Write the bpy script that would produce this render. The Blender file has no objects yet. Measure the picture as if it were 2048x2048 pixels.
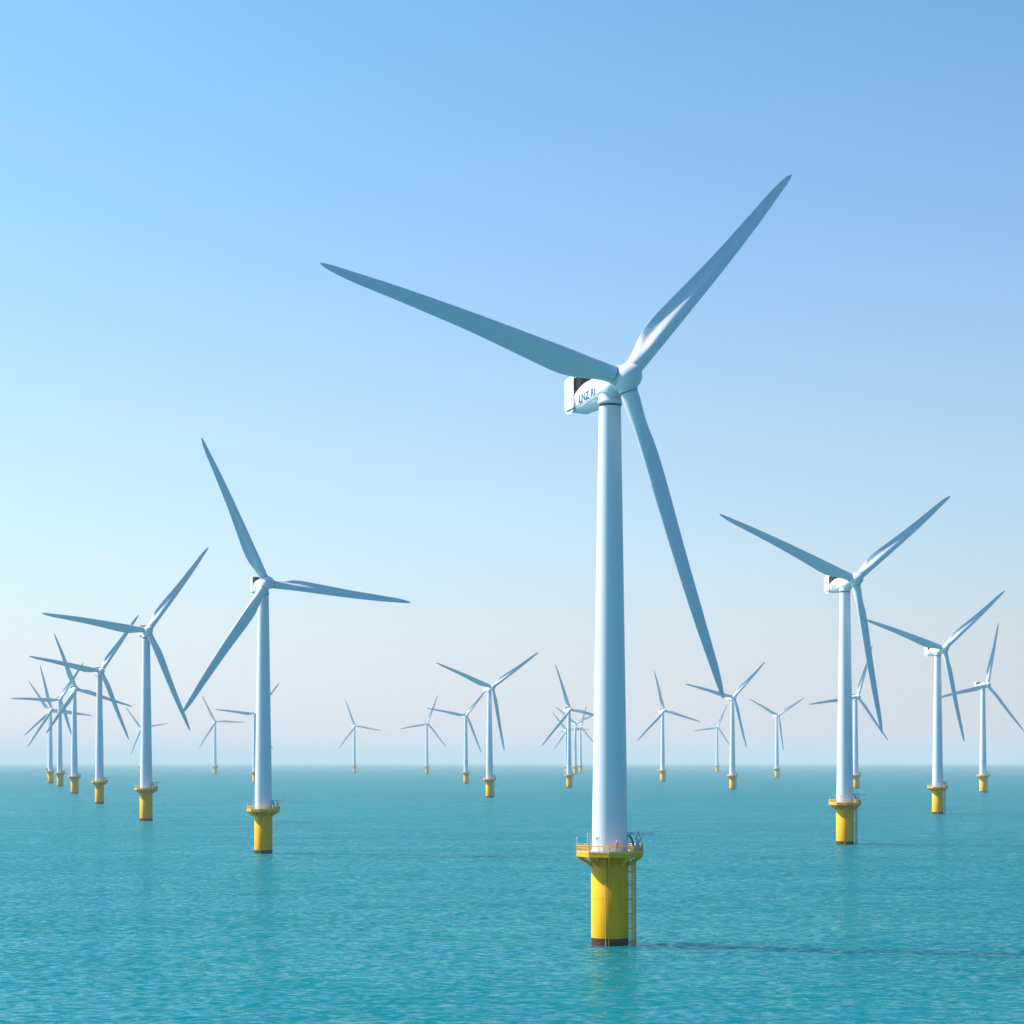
import bpy, bmesh, math, random
from mathutils import Vector, Matrix
from math import sin, cos, pi, radians as rad
random.seed(7)
S = bpy.context.scene
COL = S.collection

# ------------------------------------------------------------------ camera
cam = bpy.data.cameras.new('camera'); cam.sensor_width = 36.0
cam.lens = 36.0 * 3600.0 / 2048.0
cam.shift_x = 0.0
cam.shift_y = (1524.0 - 1024.0) / 2048.0
cam.clip_start = 1.0; cam.clip_end = 200000.0
cam_o = bpy.data.objects.new('camera', cam); COL.objects.link(cam_o)
cam_o.location = (0, 0, 33.0); cam_o.rotation_euler = (rad(90), 0, 0)
S.camera = cam_o

# ------------------------------------------------------------------ sky, sun, exposure
SUN_EL, SUN_AZ = 48.0, -75.0          # azimuth from +Y towards +X
w = bpy.data.worlds.new('World'); S.world = w; w.use_nodes = True
nt = w.node_tree; nt.nodes.clear()
sky = nt.nodes.new('ShaderNodeTexSky'); sky.sky_type = 'NISHITA'; sky.sun_disc = False
sky.sun_elevation = rad(SUN_EL); sky.sun_rotation = rad(SUN_AZ)
sky.altitude = 0; sky.air_density = 1.5; sky.dust_density = 4.0; sky.ozone_density = 6.0
def wn(t, **k):
    n = nt.nodes.new(t)
    for a, b in k.items(): setattr(n, a, b)
    return n
# clear-air tint of the upper sky plus the pale sea haze that whitens it towards the horizon (by true elevation)
tint = wn('ShaderNodeVectorMath', operation='MULTIPLY'); tint.inputs[1].default_value = (0.30, 0.68, 0.87)
wtc = wn('ShaderNodeTexCoord'); sep = wn('ShaderNodeSeparateXYZ')
ab = wn('ShaderNodeMath', operation='ABSOLUTE'); dv = wn('ShaderNodeMath', operation='MULTIPLY'); dv.inputs[1].default_value = -1 / 0.185
ex = wn('ShaderNodeMath', operation='EXPONENT')
pale = wn('ShaderNodeVectorMath', operation='SCALE'); pale.inputs[0].default_value = (5.0, 4.4, 4.6)
add = wn('ShaderNodeVectorMath', operation='ADD')
bg = wn('ShaderNodeBackground'); bg.inputs[1].default_value = 0.093
wo = wn('ShaderNodeOutputWorld')
K = nt.links.new
K(sky.outputs[0], tint.inputs[0]); K(wtc.outputs['Generated'], sep.inputs[0]); K(sep.outputs[2], ab.inputs[0]); K(ab.outputs[0], dv.inputs[0])
# the haze glow is strongest towards the sunward, seaward side and dies away on the far side of the sky
dt = wn('ShaderNodeVectorMath', operation='DOT_PRODUCT'); dt.inputs[1].default_value = (-0.5, 0.866, 0.0)
az = wn('ShaderNodeMapRange'); az.inputs['From Min'].default_value = -0.35; az.inputs['From Max'].default_value = 1.0; az.inputs['To Min'].default_value = 0.0
mu = wn('ShaderNodeMath', operation='MULTIPLY')
K(wtc.outputs['Generated'], dt.inputs[0]); K(dt.outputs['Value'], az.inputs['Value'])
K(dv.outputs[0], ex.inputs[0]); K(ex.outputs[0], mu.inputs[0]); K(az.outputs[0], mu.inputs[1]); K(mu.outputs[0], pale.inputs['Scale']); K(tint.outputs[0], add.inputs[0]); K(pale.outputs[0], add.inputs[1])
K(add.outputs[0], bg.inputs[0]); K(bg.outputs[0], wo.inputs[0])

sun = bpy.data.lights.new('sun', 'SUN'); sun.energy = 5.0; sun.angle = rad(0.9); sun.color = (1.0, 0.88, 0.74)
sun_o = bpy.data.objects.new('sun', sun); COL.objects.link(sun_o)
sv = Vector((sin(rad(SUN_AZ)) * cos(rad(SUN_EL)), cos(rad(SUN_AZ)) * cos(rad(SUN_EL)), sin(rad(SUN_EL))))
sun_o.rotation_euler = sv.to_track_quat('Z', 'Y').to_euler()
sun_o.location = (0, 0, 400)
S.view_settings.view_transform = 'Standard'; S.view_settings.look = 'None'
S.view_settings.exposure = 1.1; S.view_settings.gamma = 1.0
S.render.engine = 'CYCLES'
S.cycles.max_bounces = 6; S.cycles.volume_bounces = 1; S.cycles.use_denoising = True

# ------------------------------------------------------------------ materials
def new_mat(name):
    m = bpy.data.materials.new(name); m.use_nodes = True
    b = [n for n in m.node_tree.nodes if n.type == 'BSDF_PRINCIPLED'][0]
    return m, m.node_tree, b
def paint(name, c, rough=0.4, var=0.06, scale=1.5, spec=0.5, metal=0.0, streak=0.0, c2=None, bump=0.0):
    m, t, b = new_mat(name); N, L = t.nodes.new, t.links.new
    b.inputs['Roughness'].default_value = rough; b.inputs['Metallic'].default_value = metal
    b.inputs['Specular IOR Level'].default_value = spec
    tc = N('ShaderNodeTexCoord'); mp = N('ShaderNodeMapping'); L(tc.outputs['Object'], mp.inputs[0])
    mp.inputs['Scale'].default_value = (1, 1, 0.18) if streak else (1, 1, 1)
    nz = N('ShaderNodeTexNoise'); nz.inputs['Scale'].default_value = scale; nz.inputs['Detail'].default_value = 6
    L(mp.outputs[0], nz.inputs['Vector'])
    cr = N('ShaderNodeValToRGB'); L(nz.outputs['Fac'], cr.inputs[0])
    d = c2 if c2 else tuple(x * (1 - var * 2) for x in c)
    cr.color_ramp.elements[0].color = (*d, 1); cr.color_ramp.elements[0].position = 0.3
    cr.color_ramp.elements[1].color = (*c, 1); cr.color_ramp.elements[1].position = 0.62 if streak else 0.7
    L(cr.outputs[0], b.inputs['Base Color'])
    if bump:
        bp = N('ShaderNodeBump'); bp.inputs['Distance'].default_value = bump; bp.inputs['Strength'].default_value = 0.5
        L(nz.outputs['Fac'], bp.inputs['Height']); L(bp.outputs[0], b.inputs['Normal'])
    return m
WHITE = paint('white_paint', (0.57, 0.605, 0.69), 0.38, 0.02, 0.35, spec=0.15)
TOWER = paint('tower_paint', (0.57, 0.605, 0.69), 0.42, 0.015, 0.6, streak=1, spec=0.15)
YELLOW = paint('yellow_paint', (0.70, 0.355, 0.001), 0.5, 0.05, 0.7, streak=1, spec=0.12, c2=(0.62, 0.30, 0.001))
BAND = paint('antifouling_growth', (0.12, 0.042, 0.026), 0.7, 0.3, 2.2, spec=0.1, c2=(0.035, 0.012, 0.01), bump=0.06)
BROWN = paint('dark_brown', (0.16, 0.07, 0.025), 0.8, 0.2, 6)  # plain dark brown that sets the ladder rungs off from the yellow rails
DARK = paint('dark_grille', (0.03, 0.035, 0.045), 0.5, 0.2, 3)
SEAM = paint('seam_rubber', (0.06, 0.065, 0.07), 0.6, 0.1, 3)
BLUE = paint('lettering_blue', (0.01, 0.075, 0.2), 0.5, 0.05, 2)
GREY = paint('galvanised_steel', (0.55, 0.56, 0.56), 0.45, 0.1, 3, metal=0.2)
NAVY = paint('navy_paint', (0.012, 0.05, 0.14), 0.4, 0.2, 3)
GRATE = paint('deck_grating', (0.72, 0.52, 0.34), 0.7, 0.15, 4)
ORANGE = paint('hi_vis_orange', (0.85, 0.22, 0.04), 0.8, 0.1, 6)
SKIN = paint('skin', (0.55, 0.32, 0.22), 0.6, 0.05, 6)
TROUSER = paint('dark_trousers', (0.16, 0.11, 0.09), 0.8, 0.1, 6)

# ------------------------------------------------------------------ mesh helper
class MB:
    def __init__(s): s.v = []; s.f = []; s.sm = []; s.mi = []; s.cur = 0
    def add(s, vs, fs, smooth=False):
        k = len(s.v); s.v += [tuple(v) for v in vs]
        for f in fs: s.f.append(tuple(k + i for i in f)); s.sm.append(smooth); s.mi.append(s.cur)
    def grid(s, rows, closed=True, smooth=True, cap0=False, cap1=False):
        n = len(rows[0]); vs = [p for r in rows for p in r]; fs = []
        for i in range(len(rows) - 1):
            for j in range(n if closed else n - 1):
                a = i * n + j; b = i * n + (j + 1) % n
                fs.append((a, b, b + n, a + n))
        s.add(vs, fs, smooth)
        if cap0: s.add(rows[0], [tuple(range(n))[::-1]])
        if cap1: s.add(rows[-1], [tuple(range(n))])
    def lathe(s, prof, seg=48, smooth=True, axis='Z', org=(0, 0, 0), cap0=False, cap1=False):
        rows = []
        for r, z in prof:
            row = []
            for j in range(seg):
                a = 2 * pi * j / seg
                p = (r * cos(a), r * sin(a), z) if axis == 'Z' else (r * cos(a), z, -r * sin(a))
                row.append((p[0] + org[0], p[1] + org[1], p[2] + org[2]))
            rows.append(row)
        s.grid(rows, True, smooth, cap0, cap1)
    def tube(s, a, b, r, r2=None, seg=8):
        a, b = Vector(a), Vector(b); r2 = r if r2 is None else r2
        d = (b - a).normalized(); u = d.orthogonal().normalized(); v = d.cross(u)
        rows = [[p + (u * cos(2 * pi * j / seg) + v * sin(2 * pi * j / seg)) * q for j in range(seg)] for p, q in ((a, r), (b, r2))]
        s.grid(rows, True, seg > 5, True, True)
    def path(s, pts, r, seg=6):
        for a, b in zip(pts[:-1], pts[1:]): s.tube(a, b, r, seg=seg)
    def box(s, c, d, M=None):
        vs = [Vector((c[0] + d[0] * x / 2, c[1] + d[1] * y / 2, c[2] + d[2] * z / 2)) for x in (-1, 1) for y in (-1, 1) for z in (-1, 1)]
        if M: vs = [M @ v for v in vs]
        s.add(vs, [(0, 1, 3, 2), (4, 6, 7, 5), (0, 4, 5, 1), (2, 3, 7, 6), (0, 2, 6, 4), (1, 5, 7, 3)])
    def mesh(s, name, mats, bevel=0.0):
        me = bpy.data.meshes.new(name); me.from_pydata(s.v, [], s.f)
        me.polygons.foreach_set('use_smooth', s.sm); me.polygons.foreach_set('material_index', s.mi)
        bm = bmesh.new(); bm.from_mesh(me); bmesh.ops.recalc_face_normals(bm, faces=bm.faces)
        if bevel:
            bmesh.ops.remove_doubles(bm, verts=bm.verts, dist=1e-4)
            es = [e for e in bm.edges if len(e.link_faces) == 2 and e.calc_face_angle(0) > .6]
            bmesh.ops.bevel(bm, geom=es, offset=bevel, segments=4, profile=.5, affect='EDGES')
            for f in bm.faces: f.smooth = True
            s.sm = []
        bm.to_mesh(me); bm.free()
        for m in (mats if isinstance(mats, (list, tuple)) else [mats]): me.materials.append(m)
        me.update(); return me
def part(name, me, parent=None, M=None):
    o = bpy.data.objects.new(name, me); COL.objects.link(o)
    if parent: o.parent = parent
    if M is not None: o.matrix_local = M
    return o
def empty(name, loc): 
    o = bpy.data.objects.new(name, None); COL.objects.link(o); o.location = loc; o.empty_display_size = 5; return o
def tag(o, label, cat, group=None):
    o['label'] = label; o['category'] = cat
    if group: o['group'] = group
T = Matrix.Translation
def SC(x, y, z): return Matrix.Diagonal((x, y, z, 1))

# ------------------------------------------------------------------ sea
def sea_material():
    m, t, b = new_mat('sea_water'); N, L = t.nodes.new, t.links.new
    ge = N('ShaderNodeNewGeometry')
    def noise(sx, sy, rot, det, dist=0.0, rough=0.5, out='Fac'):
        mp = N('ShaderNodeMapping'); mp.vector_type = 'POINT'
        mp.inputs['Rotation'].default_value = (0, 0, rad(rot)); mp.inputs['Scale'].default_value = (sx, sy, 1)
        nz = N('ShaderNodeTexNoise'); nz.noise_dimensions = '2D'; nz.inputs['Scale'].default_value = 1.0
        nz.inputs['Detail'].default_value = det; nz.inputs['Distortion'].default_value = dist; nz.inputs['Roughness'].default_value = rough
        L(ge.outputs['Position'], mp.inputs[0]); L(mp.outputs[0], nz.inputs['Vector']); return nz.outputs[out]
    def vm(op, a, b_=None):
        q = N('ShaderNodeVectorMath'); q.operation = op
        for k, v in enumerate((a, b_)):
            if v is None: continue
            if isinstance(v, tuple): q.inputs[k].default_value = v
            else: L(v, q.inputs[k])
        return q.outputs[0]
    # wave slopes, summed over ripples, chop and swell; the facets then face every way a wind sea does
    def slope(sx, sy, rot, det, ax, ay, dist=0.0):
        return vm('MULTIPLY', vm('SUBTRACT', noise(sx, sy, rot, det, dist, 0.5, 'Color'), (.5, .5, .5)), (ax, ay, 0))
    sl = slope(1/4.5, 1/1.9, 5, 3, 0.4, 2.3, 0.4)
    sl = vm('ADD', sl, slope(1/1.3, 1/0.7, 12, 2, 0.6, 1.5))
    sl = vm('ADD', sl, slope(1/24., 1/7.5, -5, 2, 0.2, 0.5))
    sl = vm('ADD', sl, slope(1/150., 1/32., 7, 3, 0.1, 0.42))
    sl = vm('ADD', sl, slope(1/600., 1/130., -3, 2, 0.03, 0.16))
    nrm = vm('NORMALIZE', vm('ADD', sl, (0, 0, 1)))
    # water colour drifts a little from patch to patch (depth and sediment)
    big = noise(1/900., 1/500., 0, 3)
    cr = N('ShaderNodeValToRGB'); L(big, cr.inputs[0])
    cr.color_ramp.elements[0].position = 0.35; cr.color_ramp.elements[0].color = (0.0, 0.096, 0.122, 1)
    cr.color_ramp.elements[1].position = 0.68; cr.color_ramp.elements[1].color = (0.0, 0.108, 0.130, 1)
    t.nodes.remove(b)
    out = [n for n in t.nodes if n.type == 'OUTPUT_MATERIAL'][0]
    # light entering the turbid water comes back out metres away, which softens cast shadows
    df = N('ShaderNodeSubsurfaceScattering'); df.falloff = 'BURLEY'; df.inputs['Scale'].default_value = 30.0; df.inputs['Radius'].default_value = (0.3, 1.0, 1.0)
    L(cr.outputs[0], df.inputs['Color']); L(nrm, df.inputs['Normal'])
    gl = N('ShaderNodeBsdfGlossy'); gl.inputs['Roughness'].default_value = 0.2; gl.inputs['Color'].default_value = (0.58, 0.94, 1.0, 1); L(nrm, gl.inputs['Normal'])
    fr = N('ShaderNodeFresnel'); fr.inputs['IOR'].default_value = 1.333; L(nrm, fr.inputs['Normal'])
    mk = N('ShaderNodeMath'); mk.operation = 'MULTIPLY'; 
    def cmb(a, ka, c_, kc):
        p_ = N('ShaderNodeMath'); p_.operation = 'MULTIPLY'; L(a, p_.inputs[0]); p_.inputs[1].default_value = ka
        q_ = N('ShaderNodeMath'); q_.operation = 'MULTIPLY_ADD'; L(c_, q_.inputs[0]); q_.inputs[1].default_value = kc; L(p_.outputs[0], q_.inputs[2]); return q_.outputs[0]
    rip = cmb(cmb(noise(1/2.0, 1/1.3, 8, 2, 0.3, 0.6), 0.64, noise(1/11., 1/4.5, -6, 3, 0.2, 0.6), 0.22), 1.0, noise(1/110., 1/35., 4, 5, 0.3, 0.65), 0.14)          # ripple noise painted into the reflection strength: bright and dark streaks at every size
    rm = N('ShaderNodeMapRange'); L(rip, rm.inputs['Value'])
    for k_, v_ in (('From Min', 0.42), ('From Max', 0.61), ('To Min', 0.01), ('To Max', 0.5)): rm.inputs[k_].default_value = v_
    L(fr.outputs[0], mk.inputs[0]); L(rm.outputs[0], mk.inputs[1])
    mx = N('ShaderNodeMixShader'); L(mk.outputs[0], mx.inputs[0]); L(df.outputs[0], mx.inputs[1]); L(gl.outputs[0], mx.inputs[2]); L(mx.outputs[0], out.inputs['Surface'])
    return m
mb = MB(); rings = [0.0, 40.0]
while rings[-1] < 45000: rings.append(min(45000, rings[-1] * 1.35))
seg = 96
mb.grid([[(r * cos(2*pi*j/seg), r * sin(2*pi*j/seg), 0.0) for j in range(seg)] for r in rings[1:]], True, False)
mb.add([(0, 0, 0)] + [(40 * cos(2*pi*j/seg), 40 * sin(2*pi*j/seg), 0.0) for j in range(seg)], [(0, 1 + j, 1 + (j+1) % seg) for j in range(seg)])
sea = part('sea', mb.mesh('sea', sea_material())); sea['kind'] = 'structure'

# ------------------------------------------------------------------ haze
hm = bpy.data.materials.new('haze'); hm.use_nodes = True; ht = hm.node_tree; ht.nodes.clear()
pv = ht.nodes.new('ShaderNodeVolumePrincipled'); ho = ht.nodes.new('ShaderNodeOutputMaterial')
pv.inputs['Color'].default_value = (0.52, 0.57, 0.62, 1); pv.inputs['Density'].default_value = 0.00008
pv.inputs['Anisotropy'].default_value = 0.0
ht.links.new(pv.outputs[0], ho.inputs['Volume'])
mb = MB(); R = 46000; mb.box((0, 0, 124.5), (2*R, 2*R, 251))
hz = part('haze', mb.mesh('haze', hm)); hz['kind'] = 'stuff'

# ------------------------------------------------------------------ turbine part templates (metres, foreground turbine = scale 1)
def blade_mesh():
    ch = [(0, 3.15), (.03, 3.15), (.06, 3.2), (.10, 3.6), (.15, 4.35), (.20, 4.75), (.25, 4.7), (.32, 4.35), (.42, 3.85), (.55, 3.25), (.68, 2.8), (.78, 2.4), (.9, 1.8), (.95, 1.35), (.98, .9), (.993, .5), (1.0, .1)]
    lt = [(0, 1.575), (.25, 1.5), (.5, 1.38), (.65, 1.2), (.78, .93), (.9, .5), (.95, .33), (.98, .16), (1, -.1)]
    tc = [(0, 1), (.04, 1), (.08, .88), (.13, .62), (.2, .42), (.3, .36), (.5, .26), (.8, .17), (1, .14)]
    tw = [(0, 22), (.1, 23), (.2, 21), (.3, 16), (.5, 9), (.75, 2), (1, -1)]
    def ip(tb, x):
        for (a, p), (b, q) in zip(tb[:-1], tb[1:]):
            if x <= b:
                u = (x - a) / (b - a); return p + (q - p) * u
        return tb[-1][1]
    def sm(tb, x, h=.02): return (ip(tb, max(0, x - h)) + 2 * ip(tb, x) + ip(tb, min(1, x + h))) / 4
    n = 40; rows = []
    rs = [i / 60 for i in range(58)] + [.965, .975, .983, .99, .995, 1.0]
    r0 = 1.2 / 60
    for q in rs:
        r = r0 + (1 - r0) * q
        c = ip(ch, r) if r > .93 else sm(ch, r); t = sm(tc, r); b = rad(sm(tw, r))
        le = sm(lt, r, .015) if r < .97 else ip(lt, r)
        w = min(1, max(0, (r - .045) / .14)); w = w * w * (3 - 2 * w)
        row = []
        for j in range(n):
            a = 2 * pi * j / n
            xc = 0.5 + 0.5 * cos(a)                  # 1 = leading edge side
            ycirc = 0.5 * sin(a)
            u = 1 - xc
            th = 5 * (.2969 * math.sqrt(max(u, 0)) - .126 * u - .3516 * u * u + .2843 * u ** 3 - .1015 * u ** 4)
            if sin(a) >= 0: yair = th * 0.58 + 0.10 * u * (1 - u)
            else:
                q = min(1, max(0, (u - .34) / .36)); q = q * q * (3 - 2 * q)
                yair = -(math.sqrt(max(0, min(1, u / .28) * (2 - min(1, u / .28)))) * (1 - .86 * q) * .40 * (1 - max(0, u - .7) / .3) )
            y = (1 - w) * ycirc + w * yair * t / 1.0 if w < 1 else yair * t
            if w < 1: y = (1 - w) * ycirc * 1.0 + w * yair * t
            x = le - c * u; yy = y * c
            # twist about the pitch axis; leading edge turns upwind (-y)
            row.append((x * cos(b) - yy * sin(b) * -1, -x * sin(b) + yy * cos(b), r))
        rows.append(row)
    m = MB(); m.grid(rows, True, True, True, True); return m.mesh('blade', WHITE)
BLADE = blade_mesh()
m = MB(); m.lathe([(1.5, 1.2), (1.76, 1.2), (1.78, 2.2), (1.72, 2.42), (1.5, 2.44)], 40); COLLAR = m.mesh('root_collar', WHITE)
m = MB(); m.lathe([(1.5, 2.445), (1.655, 2.45), (1.655, 2.56), (1.5, 2.57)], 40); CSEAM = m.mesh('collar_seam', SEAM)
# hub and spinner: axis y, nose towards -y
m = MB()
prof = [(0.001, -3.95), (.35, -3.93), (.7, -3.84), (1.15, -3.62), (1.6, -3.25), (1.98, -2.75), (2.24, -2.1), (2.37, -1.4), (2.4, -.7), (2.37, .1), (2.28, .9), (2.15, 1.62)]
m.lathe(prof, 64, True, 'Y'); m.lathe([(2.2, 1.62), (.4, 1.64)], 64, False, 'Y'); HUB = m.mesh('hub', WHITE)
m = MB(); m.lathe([(1.5, 1.6), (2.0, 1.645), (2.0, 1.8), (1.5, 1.82)], 64, True, 'Y'); HSEAM = m.mesh('hub_seam', SEAM)
# nacelle
def sup(w, zt, zb, e, y, n=64, zc=0.0):
    r = []
    for j in range(n):
        a = 2 * pi * j / n; c, s_ = cos(a), sin(a)
        x = w * (abs(c) ** (2 / e)) * (1 if c >= 0 else -1)
        z = (abs(s_) ** (2 / e)) * (zt - zc if s_ >= 0 else -(zb - zc) * -1)
        r.append((x, y, zc + (z if s_ >= 0 else (abs(s_) ** (2 / e)) * (zb - zc))))
    return r
m = MB()
secs = [(1.81, 2.0, 1.98, -1.98, 2.0), (2.4, 2.03, 2.02, -2.08, 2.15), (3.4, 2.04, 2.12, -2.6, 2.5), (5, 2.1, 2.4, -3.0, 2.9), (7.5, 2.12, 2.5, -3.1, 3.1), (10, 2.12, 2.5, -3.0, 3.1), (11.6, 2.1, 2.5, -2.88, 3.1), (13.2, 2.08, 2.15, -2.7, 3.0), (14.4, 2.06, 1.45, -2.55, 3.0), (15.2, 2.05, .9, -2.4, 3.0)]
m.grid([sup(w_, a, b, e, y) for y, w_, a, b, e in secs], True, True, True, True); NAC = m.mesh('nacelle', WHITE)
m = MB()
# tail panel: side outline extruded across the width, softened edges
out = [(14.9, -2.1), (15.6, -2.5), (17.0, -2.3), (17.75, -1.6), (17.95, .2), (17.6, 1.3), (17.6, 3.8), (17.4, 4.3), (16.2, 4.5), (14.3, 4.45), (14.7, .4)]
cy = sum(p[0] for p in out) / len(out); cz = sum(p[1] for p in out) / len(out)
rows = []
for x, k in ((-2.16, .9), (-2.2, .985), (-2.1, 1.0), (2.1, 1.0), (2.2, .985), (2.16, .9)):
    rows.append([(x, cy + (y - cy) * k, cz + (z - cz) * k) for y, z in out])
m.grid([rows[0], rows[-1]], True, False, True, True); TAIL = m.mesh('tail_panel', WHITE, bevel=0.32)
m = MB(); m.box((0, 13.45, 2.8), (3.5, 2.3, 2.2))
for i in range(7): m.box((0, 13.45, 1.8 + i * .32), (3.7, 2.4, .1))
RAD = m.mesh('radiator', DARK)
m = MB(); m.tube((.6, 13.8, 3.4), (.6, 13.8, 5.9), .05, .03); m.tube((.35, 13.8, 5.3), (.85, 13.8, 5.3), .03); MAST = m.mesh('wind_mast', GREY)
m = MB(); m.box((-2.125, 10.8, -1.62), (.06, 9.2, .05)); m.box((-2.225, 15.9, -1.72), (.06, 2.6, .22)); m.box((-2.1, 14.2, -.72), (.06, .06, 1.6)); m.box((-2.12, 4.6, -1.25), (.05, 4, .04)); SVENT = m.mesh('side_vent', SEAM)
def text_mesh(s, size):
    cu = bpy.data.curves.new('lettering', 'FONT'); cu.body = s; cu.size = size; cu.extrude = 0.012; cu.shear = 0.12; cu.space_character = 1.05; cu.offset = 0.035
    o = bpy.data.objects.new('lettering', cu); COL.objects.link(o)
    bpy.context.view_layer.update()
    me = bpy.data.meshes.new_from_object(o.evaluated_get(bpy.context.evaluated_depsgraph_get()))
    bpy.data.objects.remove(o); me.materials.clear(); me.materials.append(BLUE); return me
# tower (unit height, base radius 3.29, top radius 2.0)
m = MB(); m.lathe([(3.32, 0), (3.32, .004), (3.29, .0045)] + [(3.29 - 1.29 * k / 24, .0045 + .9955 * k / 24) for k in range(25)], 96); TOW = m.mesh('tower', TOWER)
m = MB(); m.lathe([(2.0, -.35), (2.06, -.3), (2.06, .0), (2.0, .03)], 64); m2 = m; YSEAM = m.mesh('tower_top_seam', SEAM)
m = MB(); m.lathe([(2.0, .02), (2.22, .05), (2.22, .55), (2.12, .8), (2.0, 1.9)], 64); YAW = m.mesh('yaw_collar', WHITE)
# transition piece, z in metres, deck at 16.77
m = MB(); m.lathe([(3.41, 1.3), (3.41, 15.9), (3.25, 15.98)], 96); m.lathe([(3.425, 8.4), (3.425, 8.46)], 96, False); TP = m.mesh('transition_piece', YELLOW)
m = MB(); m.lathe([(3.38, -3.0), (3.38, 1.3)], 96); BANDM = m.mesh('waterline_band', BAND)
# platform: decagon, top at z 0
NG, A0 = 10, rad(-90 - 4); RP = 6.32
def pg(r, z, n=NG): return [(r * cos(A0 + 2*pi*j/n), r * sin(A0 + 2*pi*j/n), z) for j in range(n)]
m = MB(); m.grid([pg(3.2, -.78), pg(RP - .1, -.82), pg(RP, -.78), pg(RP, -.06), pg(RP + .03, -.05), pg(RP + .03, .0), pg(RP-.2, .0)], True, False); DECK = m.mesh('deck', YELLOW)
m = MB(); m.grid([pg(RP - .2, .0), pg(3.2, .002)], True, False); m.grid([pg(RP-.02, .004), pg(RP-.02, .24), pg(RP - .05, .24), pg(RP-.05, .004)], True, False); GRT = m.mesh('deck_grating', GRATE)
def bracket(a):
    m = MB(); M = Matrix.Rotation(a, 4, 'Z')
    o_ = [(3.42, -.84), (6.1, -.84), (6.1, -1.02), (3.42, -2.75)]
    i_ = [(3.75, -1.05), (5.1, -1.05), (4.75, -1.35), (3.75, -1.98)]
    w_ = .09
    vs = []
    for y in (-w_, w_):
        for p in o_ + i_: vs.append(M @ Vector((p[0], y, p[1])))
    fs = []
    for k in range(4):
        l = (k + 1) % 4
        fs += [(k, l, 4 + l, 4 + k), (8 + k, 12 + k, 12 + l, 8 + l), (k, 8 + k, 8 + l, l), (4 + k, 4 + l, 12 + l, 12 + k)]
    m.add(vs, fs); return m.mesh('bracket', YELLOW)
BRK = [bracket(A0 + 2*pi*j/NG) for j in range(NG)]
m = MB()
pts = pg(RP - .06, 0); H_ = 1.22
for j in range(NG):
    a, b = Vector(pts[j]), Vector(pts[(j+1) % NG])
    front = -.2 < 1
    for k in range(4 if j % 2 else 3):
        nn = 4 if j % 2 else 3
        p = a.lerp(b, k / nn); m.tube(p, p + Vector((0, 0, H_)), .085 if k == 0 else .055, seg=6)
    for z, r in ((H_, .075), (H_ * .62, .03), (H_ * .3, .03)): m.tube(a + Vector((0, 0, z)), b + Vector((0, 0, z)), r, seg=6)
RAIL = m.mesh('railing', YELLOW)
# mesh infill on the left and right railing bays
INF = []
for j in (7, 8, 2, 3):
    m = MB()
    a, b = Vector(pts[j]), Vector(pts[(j+1) % NG])
    for k in range(15):
        p = a.lerp(b, (k + .5) / 15); m.tube(p + Vector((0, 0, .12)), p + Vector((0, 0, H_)), .028, seg=5)
    m.tube(a + Vector((0, 0, .9)), b + Vector((0, 0, .9)), .04, seg=5)
    INF.append(m.mesh('railing_infill', YELLOW))
# front ladder
def ladder_mesh():
    m = MB(); a = rad(-90 - 10.2); r = 3.41 + .42
    c, s_ = cos(a), sin(a); t_ = Vector((-s_, c, 0)); o = Vector((c, s_, 0))
    for k in (-1, 1):
        m.tube(o * r + t_ * .27 * k + Vector((0, 0, -1.2)), o * r + t_ * .27 * k + Vector((0, 0, 15.9)), .085, seg=6)
        z = .8
        while z < 15.5:
            m.tube(o * 3.36 + t_ * .27 * k + Vector((0, 0, z)), o * r + t_ * .27 * k + Vector((0, 0, z)), .045, seg=5); z += 1.6
    z = -1; m.cur = 1
    while z < 15.8:
        m.tube(o * r + t_ * .27 + Vector((0, 0, z)), o * r - t_ * .27 + Vector((0, 0, z)), .05, seg=5); z += .42
    return m.mesh('ladder', [YELLOW, BROWN])
LAD = ladder_mesh()
def landing_mesh():
    m = MB()
    for x, y, r in ((3.98, -.9, .13), (4.5, -1.0, .2)):
        m.tube((x, y, -2), (x, y, 15.0), r, seg=12)
    m.tube((4.5, -1.0, 15.0), (3.5, -.6, 15.9), .12, seg=8)
    for z in (.6, 3.0, 5.6, 8.2, 10.8, 13.2, 14.6):
        m.tube((3.2, -.7, z), (4.55, -1.0, z), .1, seg=8)
    return m.mesh('boat_landing', YELLOW)
LAND = landing_mesh()
m = MB(); z = -1
while z < 15:
    m.tube((3.42, -.8, z), (3.98, -.9, z), .03, seg=5); m.tube((3.98, -.9, z), (4.5, -1.0, z), .03, seg=5); z += .36
m.tube((3.62, -.84, -1.2), (3.62, -.84, 15), .035, seg=5); m.tube((4.24, -.95, -1.2), (4.24, -.95, 15), .035, seg=5)
LRUNG = m.mesh('landing_ladder', GREY)
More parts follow.
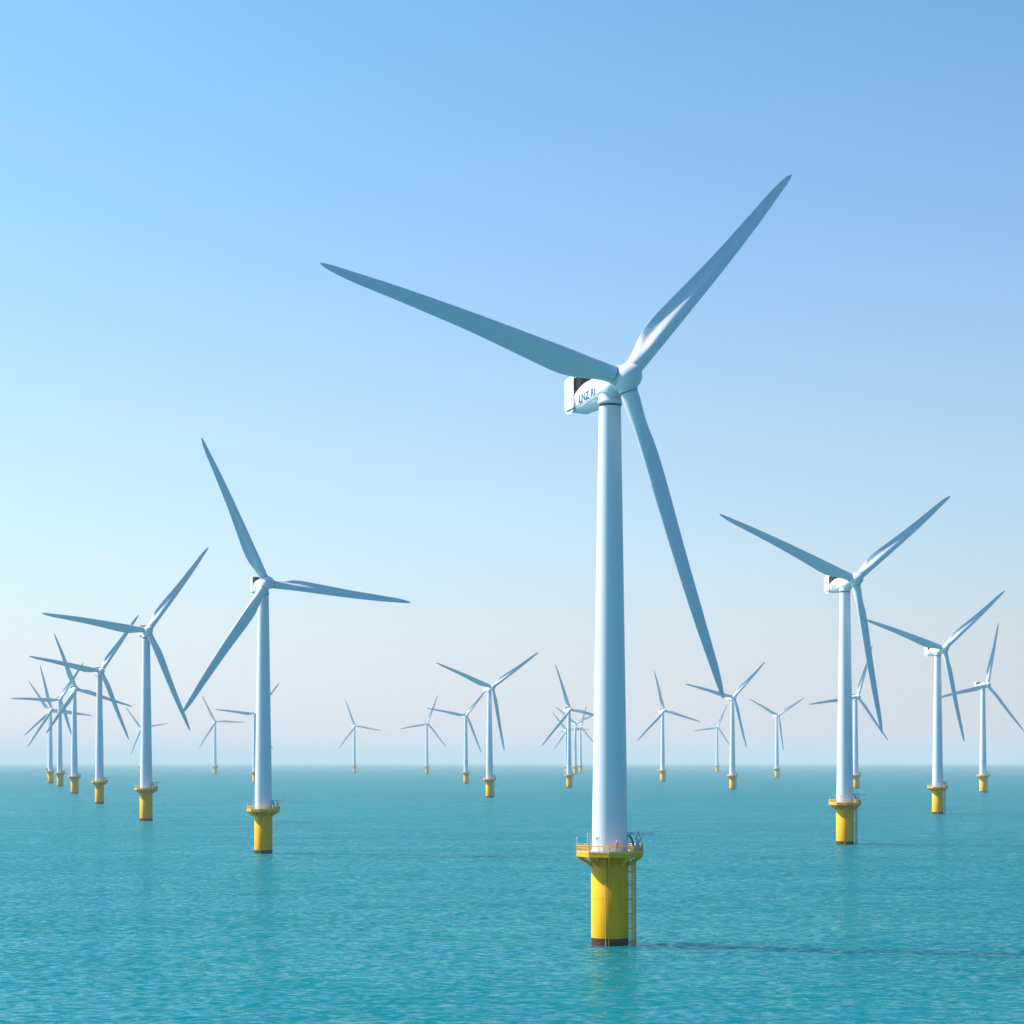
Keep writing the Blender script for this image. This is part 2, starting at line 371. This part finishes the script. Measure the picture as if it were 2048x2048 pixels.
# deck equipment (z from deck)
def crane_mesh():
    m = MB(); x, y = 5.25, 1.0
    m.tube((x, y, 0), (x, y, 1.9), .22, .18, seg=12); m.box((x, y, 2.0), (.7, .6, .5))
    m.tube((x - .5, y, 2.0), (x, y - .05, 3.7), .11); m.tube((x + .5, y, 2.0), (x, y - .05, 3.7), .11)
    for dz in (3.1, 3.42):
        m.tube((x - 2.0, y - .3, dz), (x + 3.1, y - .3, dz - .12), .06, seg=5)
    for k in range(14):
        a = x - 2.0 + k * .36; m.tube((a, y - .3, 3.1), (a + .18, y - .3, 3.42), .035, seg=4); m.tube((a + .18, y - .3, 3.42), (a + .36, y - .3, 3.1), .022, seg=4)
    m.box((x - 1.4, y - .3, 3.3), (.5, .4, .45)); m.tube((x + .2, y, 2.1), (x + 1.0, y - .2, 3.15), .05)
    m.tube((x + 2.9, y - .3, 3.2), (x + 2.9, y - .3, 2.6), .015, seg=4)
    return m.mesh('deck_crane', GREY)
CRANE = crane_mesh()
m = MB()
pr = [(3.35 + 1.1 * cos(k * pi / 2 / 8), 3.1 * sin(k * pi / 2 / 8) + .02) for k in range(9)]
rows = [[(a, -.9 + o_, b) for a, b in pr] for o_ in (0, .5)]
m.grid([[(a, -1.0, b) for a, b in pr], [(a, -.35, b) for a, b in pr]], False, True)
m.grid([[(a * .93, -1.0, b * .93) for a, b in pr], [(a * .93, -.35, b * .93) for a, b in pr]], False, True)
m.grid([[(a, -1.0, b) for a, b in pr], [(a * .93, -1.0, b * .93) for a, b in pr]], False, False)
for k in range(1, 8, 2): m.tube((3.3, -.7, pr[k][1]), (pr[k][0], -.7, pr[k][1]), .05, seg=5)
CHUTE = m.mesh('cable_guard', NAVY)
m = MB()
m.box((4.55, -1.9, .55), (.7, .55, 1.05)); m.box((5.3, -1.4, .5), (.55, .5, .95)); m.box((3.9, -2.6, .45), (.5, .4, .8)); m.tube((5.75, -.8, .0), (5.75, -.8, 1.5), .14, seg=10); m.tube((4.9, -.2, 0), (4.9, -.2, 1.7), .16, seg=10)
CAB = m.mesh('equipment_cabinet', GREY)
m = MB()
for x in (-4.1, -3.62): m.tube((x, -.6, 0), (x, -.6, 3.35), .07, seg=6)
for k in range(9): m.tube((-4.1, -.6, .4 + k * .36), (-3.62, -.6, .4 + k * .36), .035, seg=5)
m.tube((-4.1, -.6, 3.35), (-3.62, -.6, 3.35), .07, seg=6); m.tube((-3.62, -.6, 2.6), (-3.4, .2, 0), .05, seg=5); m.tube((-4.1, -.6, 1.5), (-4.7, -.6, 1.25), .05, seg=5)
GATE = m.mesh('access_frame', GREY)
m = MB()
m.tube((-6.0, -.2, 0), (-6.0, -.2, 2.3), .06, seg=6); m.tube((-6.2, -.2, 1.2), (-6.0, -.2, 2.0), .035, seg=5); m.tube((-5.75, -.2, 1.2), (-6.0, -.2, 2.0), .035, seg=5); m.lathe([(.02, 2.3), (.14, 2.32), (.14, 2.55), (.02, 2.62)], 12, org=(-6.0, -.2, 0))
LAMP1 = m.mesh('navigation_lamp', GREY)
m = MB()
m.tube((-2.6, -5.35, 0), (-2.6, -5.35, 2.5), .04, seg=6); m.lathe([(.02, 2.45), (.16, 2.5), (.16, 2.75), (.02, 2.82)], 12, org=(-2.6, -5.35, 0)); m.tube((-2.25, -5.4, 0), (-2.25, -5.4, 2.9), .03, seg=6); m.tube((-2.25, -5.4, 2.9), (-2.5, -5.4, 2.9), .03, seg=6)
LAMP2 = m.mesh('rail_lamp', NAVY)

# ------------------------------------------------------------------ turbines
# key, X, Y, deck z, hub z, yaw, overhang, blade angles, blade lengths, nacelle length scale, lettering
TUR = [
('main',17.72,325.8,16.77,101.46,28.4,5.1,(283.1,42.5,162.9),(59.5,59.3,60.0),1.0,'LNZ RI',
 'largest wind turbine, in the foreground, with a worker on its yellow platform'),
('B',-89.90,651.0,15.91,97.34,27.3,3.5,(336.3,95.0,214.7),(56.3,56.7,57.8),.68,'G',
 'second largest wind turbine left of centre, one blade level to the right'),
('C',133.77,723.1,16.65,105.58,22.1,7.4,(291.4,52.8,171.9),(64.4,60.2,62.3),1.05,'(CY',
 'tall wind turbine right of the foreground one, with ladder and landing on its yellow base'),
('A',-205.47,1011.1,18.11,106.64,27.7,3.5,(277.5,36.8,158.3),(59.4,61.4,60.8),.6,None,
 'nearest wind turbine of the left row, low blade tip crossing a neighbour blade'),
('D',270.94,1145.6,17.09,104.86,18.8,7.4,(287.4,51.1,169.5),(59.4,60.7,60.4),1.05,'eD',
 'wind turbine near the right edge, second from the right and largest of those two'),
('A2',-325.66,1421.1,17.45,104.61,33.1,3.5,(280.1,35.6,159.0),(58.6,56.6,58.3),.55,None,
 'second nearest wind turbine of the row at the left, left of the nearest one'),
('A3',-458.54,1885.7,17.81,109.34,31.0,6.5,(339.7,106.7,215.4),(61.9,63.0,57.6),.8,None,
 'third wind turbine of the receding row at the left, one blade pointing up and left'),
('A4',-615.36,2449.5,18.03,117.82,22.0,3.5,(271.1,32.2,163.2),(64.6,60.4,56.1),.6,None,
 'fourth wind turbine of the row at the left, one blade level towards the left edge'),
('A5',-720.15,2808.5,18.57,114.77,33.0,6.0,(346.8,98.1,214.3),(71.0,66.0,71.1),.8,None,
 'fifth wind turbine of the row at the left, standing just before the farthest tower'),
('A6',-925.50,3600.0,20.30,134.5,22.0,4.0,(326.7,96.1,225.4),(72.9,71.5,70.2),.8,None,
 'leftmost and farthest wind turbine of the row at the left, half hidden by another tower'),
('A8',-1065.33,5165.2,20.09,130.50,27.1,5.0,(324.1,80.1,202.9),(77.2,79.5,82.1),.8,None,
 'distant wind turbine whose tower hides behind the nearest tower of the left row'),
('T405',-827.09,5012.7,20.89,145.80,22.1,3.5,(333.9,91.2,212.6),(83.8,84.2,86.8),.6,None,
 'small distant wind turbine with pale base, between the two big left turbines'),
('B2',-404.33,2828.6,17.29,108.52,20.2,5.8,(276.1,38.7,155.0),(63.9,63.7,61.7),.8,None,
 'distant wind turbine mostly hidden behind the second largest turbine, blade poking out left'),
('C2',432.65,2267.2,16.63,115.12,21.2,5.4,(261.8,21.1,143.5),(71.8,70.3,69.2),.8,None,
 'middle distance wind turbine partly hidden behind the tall tower right of the foreground turbine'),
('E',511.28,1953.9,18.35,116.56,23.3,7.4,(257.3,16.4,138.1),(69.8,71.1,68.6),.95,None,
 'rightmost wind turbine, one blade cut off by the right edge'),
('F',-21.00,1680.3,16.99,102.44,23.5,7.0,(291.9,55.1,170.9),(59.2,59.2,60.3),.95,None,
 'mid-sized wind turbine alone left of the foreground tower, largest of the centre group'),
('G',-71.67,2795.3,17.00,105.22,20.6,3.5,(279.7,39.9,159.0),(66.1,57.5,61.8),.7,None,
 'wind turbine just left of the mid-sized centre one, its blade reaching that nacelle'),
('H',-240.03,5076.9,20.59,141.68,20.5,7.0,(259.1,22.2,141.9),(86.7,88.3,84.6),.7,None,
 'small distant wind turbine left of the centre pair, one blade crossing another blade'),
('I',-483.80,5525.6,20.72,143.56,23.8,6.2,(340.5,99.6,218.3),(86.2,87.0,87.6),.7,None,
 'small distant wind turbine standing alone in the open gap at left of centre'),
('J',73.68,2324.9,16.21,100.82,23.4,3.8,(342.4,102.2,222.0),(61.6,63.0,64.3),.8,None,
 'largest of the cluster of turbines just left of the foreground tower'),
('K',155.53,5165.2,20.09,124.85,22.0,4.0,(319.9,88.3,216.7),(69.1,70.8,72.6),.8,None,
 'faint far wind turbine hidden behind the cluster tower, only its left blades showing'),
('L',170.95,4868.9,20.83,137.04,26.0,4.9,(67.0,187.0,307.0),(74.0,74.0,74.0),.8,None,
 'far thin wind turbine in the middle of the cluster left of the foreground tower'),
('M',208.34,5474.7,22.0,138.4,25.7,3.5,(258.5,18.5,138.5),(75.1,75.1,75.1),.7,None,
 'far thin wind turbine of the cluster standing closest to the foreground tower'),
('N',253.65,3030.6,18.52,119.37,20.3,6.9,(347.0,105.8,225.7),(69.7,69.5,73.4),.85,None,
 'wind turbine right of the foreground tower with one blade pointing almost straight up'),
('O',264.48,2160.0,16.80,110.88,19.3,4.0,(283.6,45.5,167.3),(65.5,61.2,62.5),.85,None,
 'wind turbine whose nacelle meets the low blade tip of the foreground turbine'),
('P',654.10,5739.1,21.0,144.0,22.0,4.5,(261.8,27.4,145.3),(87.5,85.5,81.5),.7,None,
 'small far wind turbine close left of the tower under the foreground blade tip'),
('Q',567.54,3857.1,19.07,132.59,20.5,7.4,(297.2,59.3,173.9),(78.3,76.3,77.6),.85,None,
 'distant wind turbine left of the tall right one, blades spread like a Y'),
]
TXT = {}
for key, X, Y, dk, hz_, yaw, ov, ths, rr, nl, txt, lab in TUR:
    root = empty('wind_turbine', (X, Y, 0)); tag(root, lab, 'wind turbine', 'offshore wind turbines on yellow bases')
    s = hz_ / 102.0; zs = dk / 16.77
    near = Y < 1500; mid = Y < 2500
    tp = part('transition_piece', TP, root, SC(s, s, zs)); part('waterline_band', BANDM, root, SC(s, s, zs))
    part('ladder', LAD, root, SC(s, s, zs))
    if key in ('main', 'C', 'D', 'E') or Y > 1600:
        part('boat_landing', LAND, root, SC(s, s, zs)); part('landing_ladder', LRUNG, root, SC(s, s, zs))
    D = T((0, 0, dk)) @ SC(s, s, s)
    dkp = part('deck', DECK, root, D); part('deck_grating', GRT, dkp)
    for bm_ in BRK: part('bracket', bm_, root, D)
    rl = part('railing', RAIL, root, D); [part('railing_infill', q, rl) for q in INF]
    part('deck_crane', CRANE, root, D)
    if mid: part('cable_guard', CHUTE, root, D); part('equipment_cabinet', CAB, root, D)
    if near: part('access_frame', GATE, root, D); part('navigation_lamp', LAMP1, root, D); part('rail_lamp', LAMP2, root, D)
    yr = rad(yaw); tl = rad(5)
    hub = Vector((ov * sin(yr) * cos(tl), -ov * cos(yr) * cos(tl), hz_))
    ttop = hz_ - ov * sin(tl) - 3.45 * s
    part('tower', TOW, root, T((0, 0, dk)) @ SC(s, s, ttop - dk))
    NM = T(hub) @ Matrix.Rotation(yr, 4, 'Z') @ Matrix.Rotation(-tl, 4, 'X') @ SC(s, s, s)
    tw_ = [c for c in root.children if c.name.startswith('tower')][0]
    ic = part('yaw_collar', YAW, root, T((0, 0, ttop)) @ SC(s, s, s))
    part('collar_seam', YSEAM, ic)
    nac = part('nacelle', NAC, root, NM @ SC(1, nl, 1))
    part('tail_panel', TAIL, nac); part('radiator', RAD, nac); part('wind_mast', MAST, nac)
    if near: part('side_vent', SVENT, nac)
    if txt:
        if txt not in TXT: TXT[txt] = text_mesh(txt, 1.9)
        wid = max(v.co.x for v in TXT[txt].vertices)
        ML = T((-2.135, 12.9 if key != 'B' else 10.5, -1.25)) @ Matrix(((0, 0, -1, 0), (-1, 0, 0, 0), (0, 1, 0, 0), (0, 0, 0, 1))) @ SC(min(1.0, 6.2 / wid) if key == 'main' else 1.0, 1.0 if key == 'main' else 1, 1)
        part('lettering', TXT[txt], nac, ML)
    hb = part('hub', HUB, root, NM); part('hub_seam', HSEAM, hb)
    for th, r in zip(ths, rr):
        RM = NM @ Matrix.Rotation(rad(th), 4, 'Y')
        b = part('blade', BLADE, root, RM @ SC(1, 1, r / s))
        part('root_collar', COLLAR, b, SC(1, 1, s / r)); part('collar_seam', CSEAM, b, SC(1, 1, s / r))

# ------------------------------------------------------------------ worker on the foreground platform
def worker(loc, rot):
    me = bpy.data.meshes.new('person'); J = {}
    pts = [('pel', (0, 0, .98), .13), ('ch', (0, 0, 1.32), .17), ('nk', (0, 0, 1.52), .06), ('hd', (0, -.01, 1.66), .095), ('tp', (0, 0, 1.76), .08),
           ('hl', (-.1, 0, .92), .1), ('kl', (-.12, -.03, .5), .07), ('al', (-.13, 0, .09), .05), ('fl', (-.13, -.13, .04), .045),
           ('hr', (.1, 0, .92), .1), ('kr', (.13, .02, .5), .07), ('ar', (.15, .04, .09), .05), ('fr', (.16, -.1, .04), .045),
           ('sl', (-.2, 0, 1.44), .075), ('el', (-.27, .02, 1.16), .05), ('wl', (-.24, -.16, .96), .035),
           ('sr', (.2, 0, 1.44), .075), ('er', (.28, -.02, 1.17), .05), ('wr', (.22, -.24, 1.1), .035)]
    ed = [('pel', 'ch'), ('ch', 'nk'), ('nk', 'hd'), ('hd', 'tp'), ('pel', 'hl'), ('hl', 'kl'), ('kl', 'al'), ('al', 'fl'), ('pel', 'hr'), ('hr', 'kr'), ('kr', 'ar'), ('ar', 'fr'), ('ch', 'sl'), ('sl', 'el'), ('el', 'wl'), ('ch', 'sr'), ('sr', 'er'), ('er', 'wr')]
    # five short fingers on each hand
    for sd, wx in (('l', (-.24, -.16, .96)), ('r', (.22, -.24, 1.1))):
        for q in range(5):
            dx = (q - 2) * .018; ln = (.05, .085, .09, .08, .06)[q]
            p1 = (wx[0] + dx, wx[1] - .05, wx[2] - .03); p2 = (wx[0] + dx * 1.5, wx[1] - .05 - ln * .6, wx[2] - .03 - ln * .7)
            pts += [('f%s%d' % (sd, q), p1, .011), ('g%s%d' % (sd, q), p2, .008)]; ed += [('w' + sd, 'f%s%d' % (sd, q)), ('f%s%d' % (sd, q), 'g%s%d' % (sd, q))]
    ix = {p[0]: i for i, p in enumerate(pts)}
    me.from_pydata([p[1] for p in pts], [(ix[a], ix[b]) for a, b in ed], [])
    o = bpy.data.objects.new('person', me); COL.objects.link(o)
    md = o.modifiers.new('Skin', 'SKIN')
    if not me.skin_vertices: 
        bm = bmesh.new(); bm.from_mesh(me); bm.verts.layers.skin.verify(); bm.to_mesh(me); bm.free()
    for i, p in enumerate(pts):
        me.skin_vertices[0].data[i].radius = (p[2], p[2] * (.75 if p[0] in ('ch', 'pel') else 1)); me.skin_vertices[0].data[i].use_root = (i == 0)
    sb = o.modifiers.new('Sub', 'SUBSURF'); sb.levels = 2; sb.render_levels = 2
    bpy.context.view_layer.update()
    nm = bpy.data.meshes.new_from_object(o.evaluated_get(bpy.context.evaluated_depsgraph_get()))
    bpy.data.objects.remove(o)
    nm.materials.clear()
    for k in (TROUSER, ORANGE, SKIN): nm.materials.append(k)
    for f in nm.polygons:
        f.use_smooth = True; z = f.center.z; x = abs(f.center.x)
        hand = f.center.y < -.15 and .8 < z < 1.15 and x > .12
        f.material_index = 2 if (z > 1.5 or hand) else (1 if z > .93 else 0)
    p = part('person', nm, None, T(loc) @ Matrix.Rotation(rot, 4, 'Z'))
    m = MB(); m.lathe([(.155, 1.70), (.125, 1.715), (.122, 1.76), (.1, 1.82), (.05, 1.855), (.002, 1.86)], 20); part('helmet', m.mesh('helmet', WHITE), p)
    m = MB()
    m.lathe([(.002, 0), (.014, .004), (.002, .03)], 8, org=(0, -.1, 1.64))
    part('nose', m.mesh('nose', SKIN), p)
    m = MB(); m.lathe([(.235, 1.02), (.225, 1.2), (.225, 1.42), (.12, 1.5)], 20); vm = m.mesh('safety_vest', ORANGE)
    v = part('safety_vest', vm, p, SC(.95, .72, 1))
    return p
p = worker((17.72 + .97, 325.8 - 5.2, 17.18), rad(10)); tag(p, 'worker in orange vest and white helmet standing at the railing of the foreground turbine', 'person')

# ------------------------------------------------------------------ far boats
def boat(name, px, py, ln, lab, sail):
    Y = 3600. * 33. / (py - 1524.); X = (px - 1024.) / 3600. * Y
    b = empty(name, (X, Y, 0)); b.rotation_euler = (0, 0, rad(12)); tag(b, lab, 'boat', 'white boats near the horizon')
    m = MB(); rows = []
    for k in range(9):
        u = k / 8; x = (u - .5) * ln; hw = ln * .13 * (1 - max(0, u - .45) ** 2 * 3.2)
        rows.append([(x, -hw, ln * .11 + ln * .04 * u), (x, -hw * .75, 0), (x, 0, -ln * .03), (x, hw * .75, 0), (x, hw, ln * .11 + ln * .04 * u)])
    m.grid(rows, True, False, True, True); part('hull', m.mesh('hull', WHITE), b)
    m = MB(); m.box((-ln * .08, 0, ln * .19), (ln * .35, ln * .17, ln * .15)); m.box((-ln * .1, 0, ln * .3), (ln * .2, ln * .14, ln * .08)); part('cabin', m.mesh('cabin', WHITE), b)
    m = MB(); m.tube((-ln * .1, 0, ln * .3), (-ln * .1, 0, ln * .55), ln * .012); part('mast', m.mesh('mast', WHITE), b)
boat('boat', 614.0, 1534.3, 40, 'brighter left speck of a white boat on the horizon right of the second largest turbine', 0)
boat('boat', 620.5, 1531.8, 42, 'fainter right speck of a white boat on the horizon right of the second largest turbine', 0)
boat('boat', 1494.0, 1530.6, 44, 'tiny white boat on the horizon just right of the blade tip turbine', 0)
boat('boat', 1618.8, 1532.2, 44, 'tiny white boat on the horizon just left of the tall right turbine', 0)
